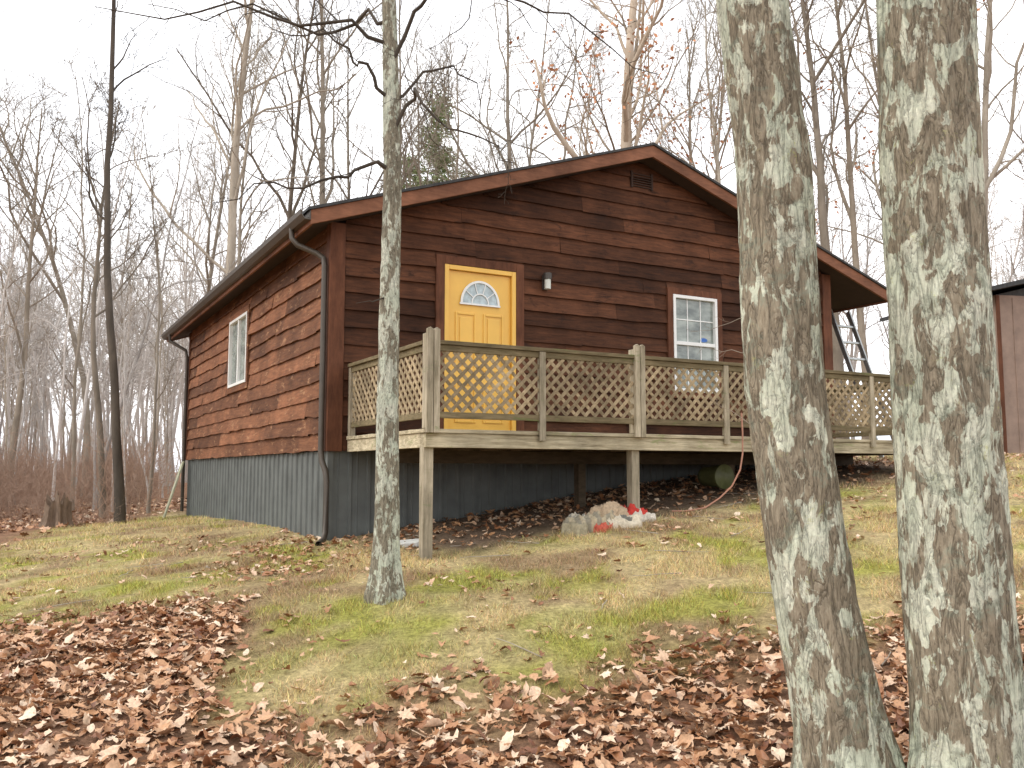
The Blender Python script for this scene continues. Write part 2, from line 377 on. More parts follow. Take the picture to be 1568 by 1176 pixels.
tube_obj('downspout',[dsp([(-.42,.26,ze-.1),(-.42,.25,ze-.22),(-.36,.21,ze-.30),(-.16,.10,ze-.40),(-.095,.05,ze-.46),(-.09,.03,ze-.55),(-.09,.03,.24),(-.085,.0,.12),(-.06,-.07,.0),(-.055,-.09,-.1),(-.055,-.09,-.68),(-.10,-.16,-.76),(-.2,-.3,-.79)]),
 dsp([(-.42,9.5,ze-.1),(-.42,9.5,ze-.25),(-.12,9.35,ze-.45),(-.09,9.35,ze-.6),(-.09,9.35,.0),(-.09,9.35,-.8)])],M_bronze,cabin)
mb=MB()
for i in range(6): mb.box(4.30,4.62,-.05,-.012,4.00+i*.035,4.012+i*.035)
mb.box(4.27,4.30,-.055,-.01,3.98,4.22);mb.box(4.62,4.65,-.055,-.01,3.98,4.22);mb.obj('gable_vent',M_dark,cabin)
def ribbed(L):
    pr=[];x=0
    while x<L:
        pr+=[(x,0),(x+.012,.022),(x+.045,.022),(x+.057,0),(x+.11,0),(x+.115,.006),(x+.125,.006),(x+.13,0)];x+=.229
    return [(min(a,L),o) for a,o in pr]+[(L,0)]
def skirt(name,L,mp):
    pr=ribbed(L);v=[];f=[]
    for i,(a,o) in enumerate(pr):
        v+=[mp(a,o-.03,ZB-.012),mp(a,o-.03,-1.5)]
        if i: f.append((2*i-2,2*i,2*i+1,2*i-1))
    me=bpy.data.meshes.new(name);me.from_pydata(v,[],f);me.materials.append(M_skirt);link(bpy.data.objects.new(name,me),cabin)
skirt('skirting_front',W,lambda a,o,z:(a,-o,z));skirt('skirting_side',D,lambda a,o,z:(-o,a,z));skirt('skirting_right',D,lambda a,o,z:(W+o,a,z))
mb=MB();mb.box(-.012,.05,-.0,.03,-1.5,ZB-.012);mb.obj('skirting_corner',M_skirt,cabin)
# door
mb=MB();mb.box(1.29,1.405,-.058,-.004,.40,2.665);mb.box(2.415,2.53,-.058,-.004,.40,2.665);mb.box(1.407,2.413,-.056,-.004,2.56,2.665);mb.obj('door_trim',M_trim,cabin,.003)
mb=MB();mb.box(1.407,1.465,-.052,.03,.41,2.557);mb.box(2.355,2.413,-.052,.03,.41,2.557);mb.box(1.467,2.353,-.05,.03,2.50,2.557);mb.obj('door_frame',M_yel,cabin,.003)
mb=MB();mb.box(1.467,2.353,-.006,.03,.43,2.497)
def panel(x0,x1,z0,z1):
    mb.box(x0,x0+.03,-.020,-.0065,z0,z1);mb.box(x1-.03,x1,-.020,-.0065,z0,z1);mb.box(x0+.031,x1-.031,-.020,-.0065,z0,z0+.03);mb.box(x0+.031,x1-.031,-.020,-.0065,z1-.03,z1)
    mb.box(x0+.06,x1-.06,-.017,-.0065,z0+.06,z1-.06)
for x0,x1 in ((1.57,1.86),(1.96,2.25)): panel(x0,x1,1.25,1.98);panel(x0,x1,.60,1.10)
mb.obj('door',M_yel,cabin,.005)
cx,cz=1.91,2.10;arc=[(cx+.27*math.cos(a),cz+.29*math.sin(a)) for a in np.linspace(0,math.pi,25)]
mb=MB();mb.prism(arc,-.016,-.0065);m2=plain('fanlight_glass',(.42,.50,.52),.1,0,.3,14);mb.obj('fanlight_glass',m2,cabin)
mb=MB()
for i in range(24):
    a0=math.pi*i/24;a1=math.pi*(i+1)/24
    for ro,ri in ((1,.9),(.45,.40)):
        mb.prism([(cx+.275*ro*math.cos(a0),cz+.295*ro*math.sin(a0)),(cx+.275*ro*math.cos(a1),cz+.295*ro*math.sin(a1)),(cx+.275*ri*math.cos(a1),cz+.295*ri*math.sin(a1)),(cx+.275*ri*math.cos(a0),cz+.295*ri*math.sin(a0))],-.032,-.0165)
for a in (36,72,108,144):
    a=math.radians(a);mb.beam((cx+.11*math.cos(a),-.024,cz+.12*math.sin(a)),(cx+.26*math.cos(a),-.024,cz+.28*math.sin(a)),.01,.01,(0,1,0))
mb.box(cx-.285,cx+.285,-.032,-.0165,cz-.022,cz-.001);mb.obj('fanlight_frame',M_white,cabin)
knob=MB();n=12;knob.prism([(2.27+.03*math.cos(2*math.pi*i/n),1.38+.03*math.sin(2*math.pi*i/n)) for i in range(n)],-.07,-.006);knob.obj('door_knob',plain('brass',(.3,.22,.1),.3,.9),cabin,.008)
def window(tag,a0,a1,z0,z1,mp,mode):
    def bx(mb,A0,A1,o0,o1,Z0,Z1):
        p=mp(A0,o0);q=mp(A1,o1);mb.box(min(p[0],q[0]),max(p[0],q[0]),min(p[1],q[1]),max(p[1],q[1]),Z0,Z1)
    mb=MB();w=.095
    bx(mb,a0-w,a0-.002,.004,.058,z0-w,z1+w);bx(mb,a1+.002,a1+w,.004,.058,z0-w,z1+w);bx(mb,a0,a1,.004,.056,z1+.002,z1+w);bx(mb,a0,a1,.004,.056,z0-w,z0-.002)
    mb.obj('window_trim_'+tag,M_trim if tag=='front' else M_l,cabin,.003)
    mb=MB();f=.045
    bx(mb,a0,a0+f,.0,.066,z0,z1);bx(mb,a1-f,a1,.0,.066,z0,z1);bx(mb,a0+f,a1-f,.0,.064,z1-f,z1);bx(mb,a0+f,a1-f,.0,.070,z0,z0+f)
    mid=(a0+a1)/2;zm=(z0+z1)/2
    if mode=='hung':
        bx(mb,a0+f,a1-f,.0,.055,zm-.025,zm+.025)
        for k in (1,2):
            a=a0+f+(a1-a0-2*f)*k/3;bx(mb,a-.008,a+.008,.012,.02,zm+.026,z1-f-.001);bx(mb,a-.008,a+.008,.012,.02,z0+f+.001,zm-.026)
        for zz in ((zm+z1)/2,(z0+zm)/2):bx(mb,a0+f+.001,a1-f-.001,.0125,.0195,zz-.008,zz+.008)
    else:
        bx(mb,mid-.03,mid+.03,.0,.055,z0+f,z1-f)
    mb.obj('window_frame_'+tag,M_white,cabin,.003)
    mb=MB();bx(mb,a0+f,a1-f,.005,.0115,z0+f,z1-f);mb.obj('window_pane_'+tag,M_glass,cabin)
window('front',4.975,5.79,1.13,2.52,lambda a,o:(a,-o),'hung')
window('side',4.10,5.38,1.38,2.49,lambda a,o:(-o,a),'slide')
mb=MB();mb.prism([(5.56+.07*math.cos(a),1.90+.03*math.sin(a)) for a in np.linspace(0,2*math.pi,16,endpoint=False)],-.016,-.013);mb.obj('window_sticker',plain('blue',(.03,.12,.4),.5),cabin)
mb=MB();n=12
mb.box(2.81,2.89,-.06,-.038,2.37,2.56)
mb.prism([(2.85+.055*math.cos(2*math.pi*i/n),-.115+.055*math.sin(2*math.pi*i/n)) for i in range(n)],2.50,2.58,'z');mb.obj('wall_lamp_cap',plain('lamp_dark',(.08,.07,.06),.5,.5),cabin)
mb=MB();mb.prism([(2.85+.042*math.cos(2*math.pi*i/n),-.115+.042*math.sin(2*math.pi*i/n)) for i in range(n)],2.37,2.498,'z');mb.obj('wall_lamp_glass',plain('lamp_glass',(.6,.62,.55),.2),cabin)
mb=MB();mb.beam((-.12,9.2,.2),(-.45,9.25,-.95),.14,.03,(1,0,.3));mb.beam((-.1,9.5,.15),(-.4,9.6,-.95),.1,.03,(1,0,.3));mb.obj('leaning_planks',wood('plank_pale',(.3,.3,.2),(.5,.5,.38)),cabin)
# ------------------------------------------------------------------ deck
deck=empty('porch_deck',(CX,CY,0),RZ)
M_dk=wood('deck_wood_h',(.22,.18,.11),(.62,.54,.38),(1,4,14),3,.85,.15,(.22,.25,.10),.57)
M_post=wood('deck_wood_v',(.20,.17,.11),(.50,.43,.32),(10,10,1),3,.85,.15,(.20,.23,.11),.60)
M_rail=wood('rail_wood',(.10,.082,.043),(.25,.195,.115),(1.5,4,14),3,.85,.15,(.14,.17,.06),.58)
M_lat=wood('lattice_wood',(.20,.15,.085),(.44,.345,.22),(4,4,4),4,.85,.35)
S0,S1,DY,ZD=.194,7.52,-2.29,.40
mb=MB();r=random.Random(4);y=DY-.02
while y<-.16:
    mb.box(S0-.02,S1+.02,y,y+.134,ZD-.038,ZD+r.uniform(-.003,.003));y+=.14
mb.obj('deck_boards',M_dk,deck,.003)
mb=MB();mb.box(S0,S1,DY,DY+.04,ZD-.175,ZD-.04);mb.box(S0,S0+.04,DY+.041,-.05,ZD-.175,ZD-.04);mb.box(S1-.04,S1,DY+.041,-.05,ZD-.175,ZD-.04);mb.obj('deck_rim',M_dk,deck,.004)
mb=MB();x=S0+.4
while x<S1-.2: mb.box(x,x+.04,DY+.042,-.05,ZD-.17,ZD-.042);x+=.4
mb.box(S0+.1,S1-.1,-1.03,-.95,ZD-.31,ZD-.172)
for x in (2.755,5.1,7.3): mb.box(x-.05,x+.05,-1.04,-.94,-1.0,ZD-.312)
mb.obj('joists',wood('joist',(.08,.06,.038),(.16,.12,.08),(1,4,4)),deck)
mains=[S0+.05,2.64,5.08,S1-.05]
mb=MB()
for i,x in enumerate(mains):
    gx=CX+x*.8746+(-.4848)*DY;gy=CY+x*.4848+.8746*DY
    g=g1(gx,gy);w=.05
    mb.box(x-w,x+w,DY+.045,DY+.14,g-.2,ZD-.042)
    for x0,x1 in ((x-.066,x-.003),(x+.003,x+.066)):
        mb.box(x0,x1,DY-.062,DY-.022,ZD-.04+.0,1.335)
        mb.prism([(x0,1.335),(x1,1.335),((x0+x1)/2,1.352)],DY-.062,DY-.022)
    mb.box(x-.06,x+.06,DY-.0215,DY+.07,ZD+.004,1.30)
mb.obj('deck_posts',M_post,deck,.004)
mb=MB()
for a,bb in zip(mains[:-1],mains[1:]):
    xm=(a+bb)/2;mb.box(xm-.035,xm+.035,DY-.045,DY-.021,ZD+.004-.1,1.195);mb.box(xm-.033,xm+.033,DY-.0205,DY+.01,ZD+.004,1.195)
mb.box(S0+.0,S0+.07,-.12,-.055,ZD+.004,1.195)
mb.obj('rail_posts',M_post,deck,.003)
mb=MB();lat=MB()
def lattice(a0,a1,z0,z1,mp,nrm):
    sp=.118
    for sgn,off in ((1,.0),(-1,.009)):
        lo=z0-a1 if sgn>0 else z0+a0; hi=z1-a0 if sgn>0 else z1+a1
        c=lo+.03
        while c<hi:
            if sgn>0: s=max(a0,z0-c);e=min(a1,z1-c);P=(s,s+c);Q=(e,e+c)
            else: s=max(a0,c-z1);e=min(a1,c-z0);P=(s,c-s);Q=(e,c-e)
            if e-s>.02: lat.beam(mp(P[0],off,P[1]),mp(Q[0],off,Q[1]),.033,.008,nrm)
            c+=sp
for i,(a,bb) in enumerate(zip(mains[:-1],mains[1:])):
    a+=.067;bb-=.067
    mb.box(a,bb,DY-.05,DY+.05,1.197,1.235);mb.box(a,bb,DY-.028,DY+.012,1.135,1.195);mb.box(a,bb,DY-.03,DY+.014,.50,.56)
    xm=(a+bb)/2
    lattice(a,xm-.036,.56,1.137,lambda q,o,z:(q,DY-.018+o,z),(0,1,0));lattice(xm+.036,bb,.56,1.137,lambda q,o,z:(q,DY-.018+o,z),(0,1,0))
for xs in (S0+.035,S1-.035):
    mb.box(xs-.05,xs+.05,DY+.072,-.056,1.198,1.236);mb.box(xs-.02,xs+.02,DY+.072,-.122,1.135,1.197);mb.box(xs-.02,xs+.02,DY+.072,-.122,.50,.56)
    lattice(DY+.072,-.122,.56,1.137,lambda q,o,z,xs=xs:(xs+o-.005,q,z),(1,0,0))
mb.obj('handrails',M_rail,deck,.003);lat.obj('lattice',M_lat,deck)
# ladder
lad=MB();A=Vector((6.15,14.6,.15));Bv=Vector((5.62,15.3,2.75));sd=Vector((.42,.2,0)).normalized()*.21;nn=(Bv-A).cross(sd).normalized()
lad.beam(A-sd,Bv-sd,.03,.08,nn);lad.beam(A+sd,Bv+sd,.03,.08,nn)
for i in range(1,9):
    p=A+(Bv-A)*i/9;lad.beam(p-sd*.95,p+sd*.95,.035,.035,nn)
lad.obj('ladder',plain('aluminium',(.42,.43,.42),.4,.6))
# shed
sx,sy=9.25,17.0
shed=empty('storage_shed',(sx,sy,g1(10.5,17.5)-.05),math.radians(10))
mb=MB();mb.box(0,4.2,0,3,0,3.05)
for i in range(14): mb.box(.05+i*.3,.07+i*.3,-.012,-.0,0,3.0)
mb.obj('walls',plain('shed_wall',(.27,.19,.145),.7,0,.2,4),shed)
mb=MB();mb.prism([(-.35,3.06),(2.1,3.62),(4.55,3.06),(4.55,3.14),(2.1,3.72),(-.35,3.14)],-.3,3.3);mb.prism([(0,3.051),(4.2,3.051),(2.1,3.56)],0.001,2.99);mb.obj('roof',sh,shed)
mb=MB();mb.box(1.5,1.6,-.04,-.013,.1,2.2);mb.box(2.6,2.7,-.04,-.013,.1,2.2);mb.box(1.6,2.6,-.04,-.013,2.1,2.2);mb.box(1.61,2.59,-.03,-.013,.1,2.09);mb.box(-.02,.06,-.03,-.013,0,3.04);mb.obj('door',M_trim,shed)
# cloth pile : crumpled sheets of fabric dropped on each other, one object
n=70;q=np.linspace(-1,1,n);U,Vv=np.meshgrid(q,q);parts=[];cols=[]
idx=np.arange(n*n).reshape(n,n);FQ=np.stack([idx[:-1,:-1],idx[:-1,1:],idx[1:,1:],idx[1:,:-1]],-1).reshape(-1,4)
pieces=[(-.16,.0,.36,.22,.1,.11,(.46,.38,.25),1),(.30,.05,.22,.16,.6,.13,(.55,.05,.035),2),(.08,-.12,.30,.12,-.3,.08,(.66,.58,.44),3),(-.38,-.06,.18,.15,.8,.08,(.36,.31,.20),4),(.05,.08,.26,.14,.3,.17,(.50,.37,.24),5),(.44,-.08,.14,.10,0,.09,(.64,.58,.48),6),(-.06,-.20,.15,.08,.9,.06,(.50,.10,.06),7),(-.28,.10,.2,.12,1.9,.12,(.62,.55,.42),8),(.22,-.16,.12,.09,1.2,.07,(.20,.19,.16),10)]
for (ox,oy,rx,ry,rot,hh_,col,sd_) in pieces:
    ph=sd_*7.3;th_=np.arctan2(Vv,U)
    edge=.72+.35*(fbm(np.cos(th_)*2+ph,np.sin(th_)*2+3,33,3)-.5)*2
    rr=np.maximum(np.abs(U),np.abs(Vv))*.5+np.hypot(U,Vv)*.5
    inside=sst(1,.82,rr/edge)
    wu=U+(fbm(U*2+ph,Vv*2,40,2)-.5)*1.4;wv=Vv+(fbm(U*2,Vv*2+ph,41,2)-.5)*1.4
    f1=1-np.abs(fbm(wu*1.8+ph,wv*1.1+3,5,1)-.5)*5;f2=1-np.abs(fbm(wu*3.5+ph,wv*2.6+8,25,1)-.5)*5
    dome=np.clip(1-(rr/edge)**2,0,1)**.5
    z=inside*(.02+hh_*(dome*.45+.55*np.clip(f1,0,1)+.35*np.clip(f2,0,1)))-.09*(1-inside)
    lx=U*rx*1.3;ly=Vv*ry*1.3;c_,s_=math.cos(rot),math.sin(rot)
    X_=.98+ox*.9+(lx*c_-ly*s_);Y_=9.40+ox*.45+oy+(lx*s_+ly*c_)
    parts.append((np.stack([X_.ravel(),Y_.ravel(),gz(X_.ravel(),Y_.ravel())+z.ravel()],1),FQ))
    pat=(np.floor(U*9)%2==0).ravel()[:,None];base=np.array(col)[None]*np.ones((n*n,1))
    cols.append(np.where(pat&(sd_ in (1,8)),base*np.array([[.62,.66,.72]]),base))
V,F=merge(parts);m,nt,b=newmat('cloth_mat');at=nt.nodes.new('ShaderNodeAttribute');at.attribute_name='Col'
nt.links.new(mix(nt,1,at.outputs['Color'],ramp(nt,noi(nt,tc(nt),40,5,.7),[(.3,.7),(.7,1.15)]),'MULTIPLY'),b.inputs['Base Color']);b.inputs['Roughness'].default_value=.95
me=np_mesh('cloth_pile',V,F,True,np.concatenate(cols));me.materials.append(m);link(bpy.data.objects.new('cloth_pile',me))
mb=MB();g=g1(-1.05,9.35);mb.prism([(-.18,-.1),(.05,-.14),(.2,-.04),(.17,.1),(-.08,.13),(-.2,.05)],-.02,.03,'z');o=mb.obj('stone_slab',plain('white_stone',(.6,.6,.56),.8),None,.008);o.location=(-1.05,9.35,g+.01);o.rotation_euler=(.05,-.08,.3)
g=g1(2.75,11.3)
tubeb=[([Vector(p) for p in ((0,.38,0),(0,.375,0),(0,.3,0),(0,.03,0),(0,.005,0),(0,0,0),(0,.004,0),(0,.04,0),(0,.34,0),(0,.35,0))],[.001,.118,.122,.146,.155,.15,.143,.138,.112,.001],24)]
o=tube_obj('bucket',tubeb,plain('bucket_olive',(.12,.13,.05),.5,0,.3));o.location=(2.62,11.15,g+.15);o.rotation_euler=(0,0,math.radians(28))
hp=[(2.60,10.20,.66),(2.60,10.17,.45),(2.59,10.15,.2),(2.55,10.12,.02),(2.45,10.1,-.16),(2.3,10.05,-.29),(2.12,9.98,g1(2.12,9.98)+.03),(1.9,9.9,g1(1.9,9.9)+.02),(1.75,9.95,g1(1.75,9.95)+.02)]
tube_obj('garden_hose',[([Vector(p) for p in hp],[.010]*len(hp),8)],plain('hose_pink',(.42,.20,.13),.5))
# ------------------------------------------------------------------ trees
UP=Vector((0,0,1))
def rperp(r,t):
    v=Vector((r.gauss(0,1),r.gauss(0,1),r.gauss(0,1)));v=v-t*v.dot(t)
    return v.normalized() if v.length>1e-4 else Vector((1,0,0))
def kids(r,pts,rads,L,lv,out,P,tips):
    if lv>=len(P['n']): 
        tips.append(pts[-1]);return
    n=P['n'][lv];K=len(pts)
    for i in range(n):
        t0=P['t0'] if lv==0 else .18
        t=t0+(1-t0)*((i+r.random())/n)**(.85)
        f=min(t*(K-1),K-1.001);j=int(f);fr=f-j
        p=pts[j].lerp(pts[j+1],fr);rad=rads[j]*(1-fr)+rads[j+1]*fr
        tn=(pts[j+1]-pts[j]).normalized()
        a=math.radians(r.uniform(*P['ang'][min(lv,len(P['ang'])-1)]))
        big=1
        if lv==0 and r.random()<P.get('fork',.22): big=1.6;a*=.75
        d=tn*math.cos(a)+rperp(r,tn)*math.sin(a)
        d=(d+UP*P['up'][min(lv,len(P['up'])-1)]).normalized()
        ln=L*P['len'][lv]*r.uniform(.6,1.15)*((1.25-t) if lv==0 else (1.15-.6*t))*(1+.35*(big-1)/.6)
        kk=P['k'][lv];st=ln/(kk-1);q=[p];dd=d
        for s in range(kk-1):
            dd=(dd+Vector((r.gauss(0,1),r.gauss(0,1),r.gauss(0,1)))*P['wig']+UP*P['curve']).normalized()
            q.append(q[-1]+dd*st)
        r0=max(P['rmin'],min(rad*.75,max(rad*P['rr']*big,ln*.009)));r1=max(P['rmin']*.7,r0*.3)
        rd=[r0+(r1-r0)*s/(kk-1) for s in range(kk)]
        out.append((q,rd,6 if lv==0 else (4 if lv==1 else 3)))
        kids(r,q,rd,ln,lv+1,out,P,tips)
def trunkpath(r,H,K,lean=.035,wig=.05):
    p=Vector((0,0,-.4));pts=[p];d=Vector((r.gauss(0,lean),r.gauss(0,lean),1)).normalized()
    for i in range(K-1):
        d=(d+Vector((r.gauss(0,wig),r.gauss(0,wig),0))+UP*.04).normalized();pts.append(pts[-1]+d*H/(K-1))
    return pts
PF=dict(n=[17,7,6,3],t0=.34,ang=[(30,62),(28,65),(25,65),(25,60)],up=[.22,.12,.05,0],len=[.38,.50,.5,.5],k=[9,7,4,3],wig=.17,curve=.06,rmin=.0045,rr=.42)
PLow=dict(PF,n=[14,7,5],rmin=.008,t0=.40)
def bare(name,seed,H,R,mat,P=PF,path=None,n0=10):
    r=random.Random(seed);out=[];tips=[]
    pts=path or trunkpath(r,H,16);K=len(pts)
    rads=[R*(1-.84*(i/(K-1))**.9) for i in range(K)];rads[0]=R*1.4
    if K>2: rads[1]=R*1.02
    out.append((pts,rads,n0));kids(r,pts,rads,H,0,out,P,tips)
    V,F=tubes(out);me=np_mesh(name,V,F,True);me.materials.append(mat);return me,tips
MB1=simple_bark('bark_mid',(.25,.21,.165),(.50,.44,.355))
MB2=simple_bark('bark_far_hazed',(.42,.385,.35),(.64,.60,.56))  # distance haze put into the bark colour: paler and greyer than nearer trees
MB3=simple_bark('bark_dark',(.04,.034,.028),(.11,.09,.07))
MB4=simple_bark('bark_brown',(.17,.14,.105),(.36,.30,.235))
MBp=simple_bark('bark_pale',(.36,.29,.215),(.58,.49,.39))
MBs=simple_bark('brush_bark',(.27,.175,.125),(.45,.32,.24))
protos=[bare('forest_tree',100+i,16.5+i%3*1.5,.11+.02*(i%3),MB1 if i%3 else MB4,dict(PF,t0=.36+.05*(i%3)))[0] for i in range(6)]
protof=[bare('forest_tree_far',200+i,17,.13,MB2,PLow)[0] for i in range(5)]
forest=empty('distant_forest')
r=random.Random(77);placed=[]
def house_local(x,y): return (x-CX)*.8746+(y-CY)*.4848, -(x-CX)*.4848+(y-CY)*.8746
def put(me,x,y,s,parent,name,wv=1):
    o=bpy.data.objects.new(name,me);o.location=(x,y,g1(x,y));a=s*r.uniform(.85,1.1)*wv;o.scale=(a,a,s);o.rotation_euler=(r.gauss(0,.03),r.gauss(0,.03),r.uniform(0,6.28));link(o,parent);return o
cnt=0
for tries in range(8000):
    if cnt>=92: break
    az=math.radians(r.uniform(-46,46));R_=math.sqrt(r.uniform(23**2,62**2))
    x=R_*math.sin(az);y=R_*math.cos(az);lx,ly=house_local(x,y)
    if -4<lx<13 and -8<ly<15: continue
    if y<20 or (x<-5 and y<22): continue
    if math.hypot(x-11.5,y-18.5)<4.5: continue
    if any((x-a)**2+(y-b)**2<2.0**2 for a,b in placed): continue
    if math.degrees(az)>-13 and R_<33 and r.random()<.5: continue
    placed.append((x,y));cnt+=1
    far=R_>36
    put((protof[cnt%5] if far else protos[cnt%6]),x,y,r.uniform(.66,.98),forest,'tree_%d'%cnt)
for i in range(250):
    az=math.radians(r.uniform(-48,48))
    if i%5<3: az=-math.radians(r.uniform(10,42))
    R_=r.uniform(42,100);x=R_*math.sin(az);y=R_*math.cos(az)
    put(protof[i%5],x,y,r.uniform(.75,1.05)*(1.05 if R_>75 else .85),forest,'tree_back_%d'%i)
PS=dict(PF,n=[12,5,4],t0=.3,len=[.22,.45,.5],rmin=.006)
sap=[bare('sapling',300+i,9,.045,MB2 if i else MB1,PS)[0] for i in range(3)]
for i in range(150):
    y=r.uniform(21,55);x=-r.uniform(.34,.72)*y-1
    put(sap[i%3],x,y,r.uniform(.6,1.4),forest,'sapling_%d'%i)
for i in range(30):
    y=r.uniform(20,40);x=r.uniform(.50,.68)*y+1
    put(sap[i%3],x,y,r.uniform(.6,1.3),forest,'sapling_r_%d'%i)
def shrub(seed,spread=.35,nst=30):
    rr=random.Random(seed);out=[]
    for i in range(nst):
        p=Vector((rr.gauss(0,.4),rr.gauss(0,.4),-.1));d=Vector((rr.gauss(0,spread),rr.gauss(0,spread),1)).normalized();L=rr.uniform(.8,2.0);q=[p]
        for s in range(5):
            d=(d+Vector((rr.gauss(0,.16),rr.gauss(0,.16),rr.gauss(-.03,.1)))).normalized();q.append(q[-1]+d*L/5)
        rd=[.007-.001*s for s in range(6)];out.append((q,rd,3))
        kids(rr,q,rd,L,1,out,dict(PF,n=[0,6,3],rmin=.003),[])
    V,F=tubes(out);me=np_mesh('shrub',V,F,True);me.materials.append(MBs);return me
shr=[shrub(i) for i in range(3)]
ub=empty('underbrush')
for i in range(130):
    y=r.uniform(18,42);x=-r.uniform(.36,.75)*y-1.2
    put(shr[i%3],x,y,r.uniform(.4,1.25),ub,'shrub_%d'%i)
for i in range(22):
    y=r.uniform(22,38);x=r.uniform(.45,.7)*y
    put(shr[i%3],x,y,r.uniform(.4,.9),ub,'shrub_r_%d'%i)
bs=shrub(50,1.1,26)
for (x,y,s) in ((-7.9,15.9,.55),(-8.6,16.2,.6),(-7.3,16.3,.45),(-6.6,19.0,.4)): put(bs,x,y,s,ub,'brush_heap')
def ntree(name,x,y,H,R,mat,seed,dx=0,P=PF):
    rr=random.Random(seed);K=16
    pts=trunkpath(rr,H,K,.01,.03)
    for i,p in enumerate(pts): p.x+=dx*(i/(K-1))
    me,tips=bare(name,seed,H,R,mat,P,pts,12);o=link(bpy.data.objects.new(name,me));o.location=(x,y,g1(x,y));return o,tips,(x,y,g1(x,y))
def at_px(px,Y): return (px-784)/1380*Y
ntree('bare_tree',-6.95,16.2,15,.088,MB3,11,-1.1,dict(PF,n=[11,5,4,2],t0=.35,len=[.14,.45,.5,.5],fork=0))
ntree('bare_tree',-8.7,19.5,10,.085,MB4,12,-.9,dict(PF,t0=.45))
for (px,Y,H,R,mat,s,dx) in ((345,27,20,.21,MB1,21,0),(382,30,19,.14,MB4,22,.8),(472,29,21,.16,MB1,23,.5),(752,30,20,.15,MB1,24,0),(772,33,19,.11,MB1,25,.2),
     (962,25,19,.27,MBp,26,-.6),(938,28,18,.16,MB4,27,-.6),(1290,24,18,.17,MB4,28,-.3),(1325,26,19,.13,MB4,29,.6),(1515,25,18,.17,MB1,30,-.3),(20,26,13,.11,MB4,31,.2),(300,34,18,.12,MB1,32,.4),(1385,30,18,.13,MB1,33,.2),(1075,31,18,.11,MB1,34,.2),(560,36,19,.12,MB1,35,0),(860,38,18,.12,MB1,36,.3),(640,31,18,.10,MB1,37,-.3),(700,35,17,.10,MB1,38,.3)):
    o,tips,loc=ntree('bare_tree',at_px(px,Y),Y,H,R,mat,s,dx)
    if s in (26,27,34,29):
        rr=np.random.RandomState(s);tp=np.array([tuple(t) for t in tips]);
        sel=tp[(tp[:,2]<12.5)&(rr.rand(len(tp))<(.26 if s!=29 else .08))]
        sel=np.repeat(sel,2,0)+rr.normal(0,.12,(len(sel)*2,3));nn_=len(sel)
        a=rr.normal(0,1,(nn_,3));a/=np.linalg.norm(a,axis=1,keepdims=True);c_=np.cross(a,rr.normal(0,1,(nn_,3)));c_/=np.linalg.norm(c_,axis=1,keepdims=True)
        V=np.stack([sel-a*.08,sel+c_*.045,sel+a*.08,sel-c_*.045],1).reshape(-1,3)
        me=np_mesh('clinging_leaves',V,np.arange(4*nn_).reshape(-1,4));me.materials.append(plain('rust_leaf',(.56,.26,.13),.8));lo=link(bpy.data.objects.new('clinging_leaves',me),o)
def pine(x,y,H,R,seed):
    rr=random.Random(seed);out=[([Vector((0,0,-.3)),Vector((0,0,H*.5)),Vector((0,0,H))],[.14,.09,.02],8)];q=[];nr=np.random.RandomState(seed)
    z=H*.35
    while z<H:
        f=(H-z)/(H*.65);Lb=R*(f**.5)*rr.uniform(.5,1.2)+.15
        for i in range(5):
            a=rr.uniform(0,6.28);d=Vector((math.cos(a),math.sin(a),rr.uniform(-.1,.4)));L=Lb*rr.uniform(.4,1.25)
            out.append(([Vector((0,0,z)),Vector((0,0,z))+d*L*.5,Vector((0,0,z))+d*L+Vector((0,0,.1))],[.03,.02,.008],4))
            n=int(48*L)+6;t=nr.uniform(.25,1.05,n);c=np.array([0,0,z])+np.outer(t*L,np.array(d))+nr.normal(0,.14,(n,3));q.append(c)
        z+=rr.uniform(.25,.5)
    V,F=tubes(out);me=np_mesh('pine_tree',V,F,True);me.materials.append(MB1);o=link(bpy.data.objects.new('pine_tree',me));o.location=(x,y,g1(x,y))
    c=np.concatenate(q);n=len(c);a=nr.normal(0,1,(n,3));a[:,2]=np.abs(a[:,2])*.6;a/=np.linalg.norm(a,axis=1,keepdims=True);e=np.cross(a,nr.normal(0,1,(n,3)));e/=np.linalg.norm(e,axis=1,keepdims=True)
    V=np.stack([c-a*.16,c+e*.032,c+a*.16,c-e*.032],1).reshape(-1,3);me=np_mesh('needles',V,np.arange(4*n).reshape(-1,4));mm,nt,b=newmat('needles')
    nt.links.new(ramp(nt,island(nt),[(0,(.15,.20,.085)),(1,(.36,.43,.20))]),b.inputs['Base Color']);b.inputs['Roughness'].default_value=.8;me.materials.append(mm);link(bpy.data.objects.new('needles',me),o)
pine(at_px(668,34)/.97,34,14.6,2.0,3);pine(at_px(628,37)/.97,37,13.4,1.6,4)
print('forest',time.time()-T0)
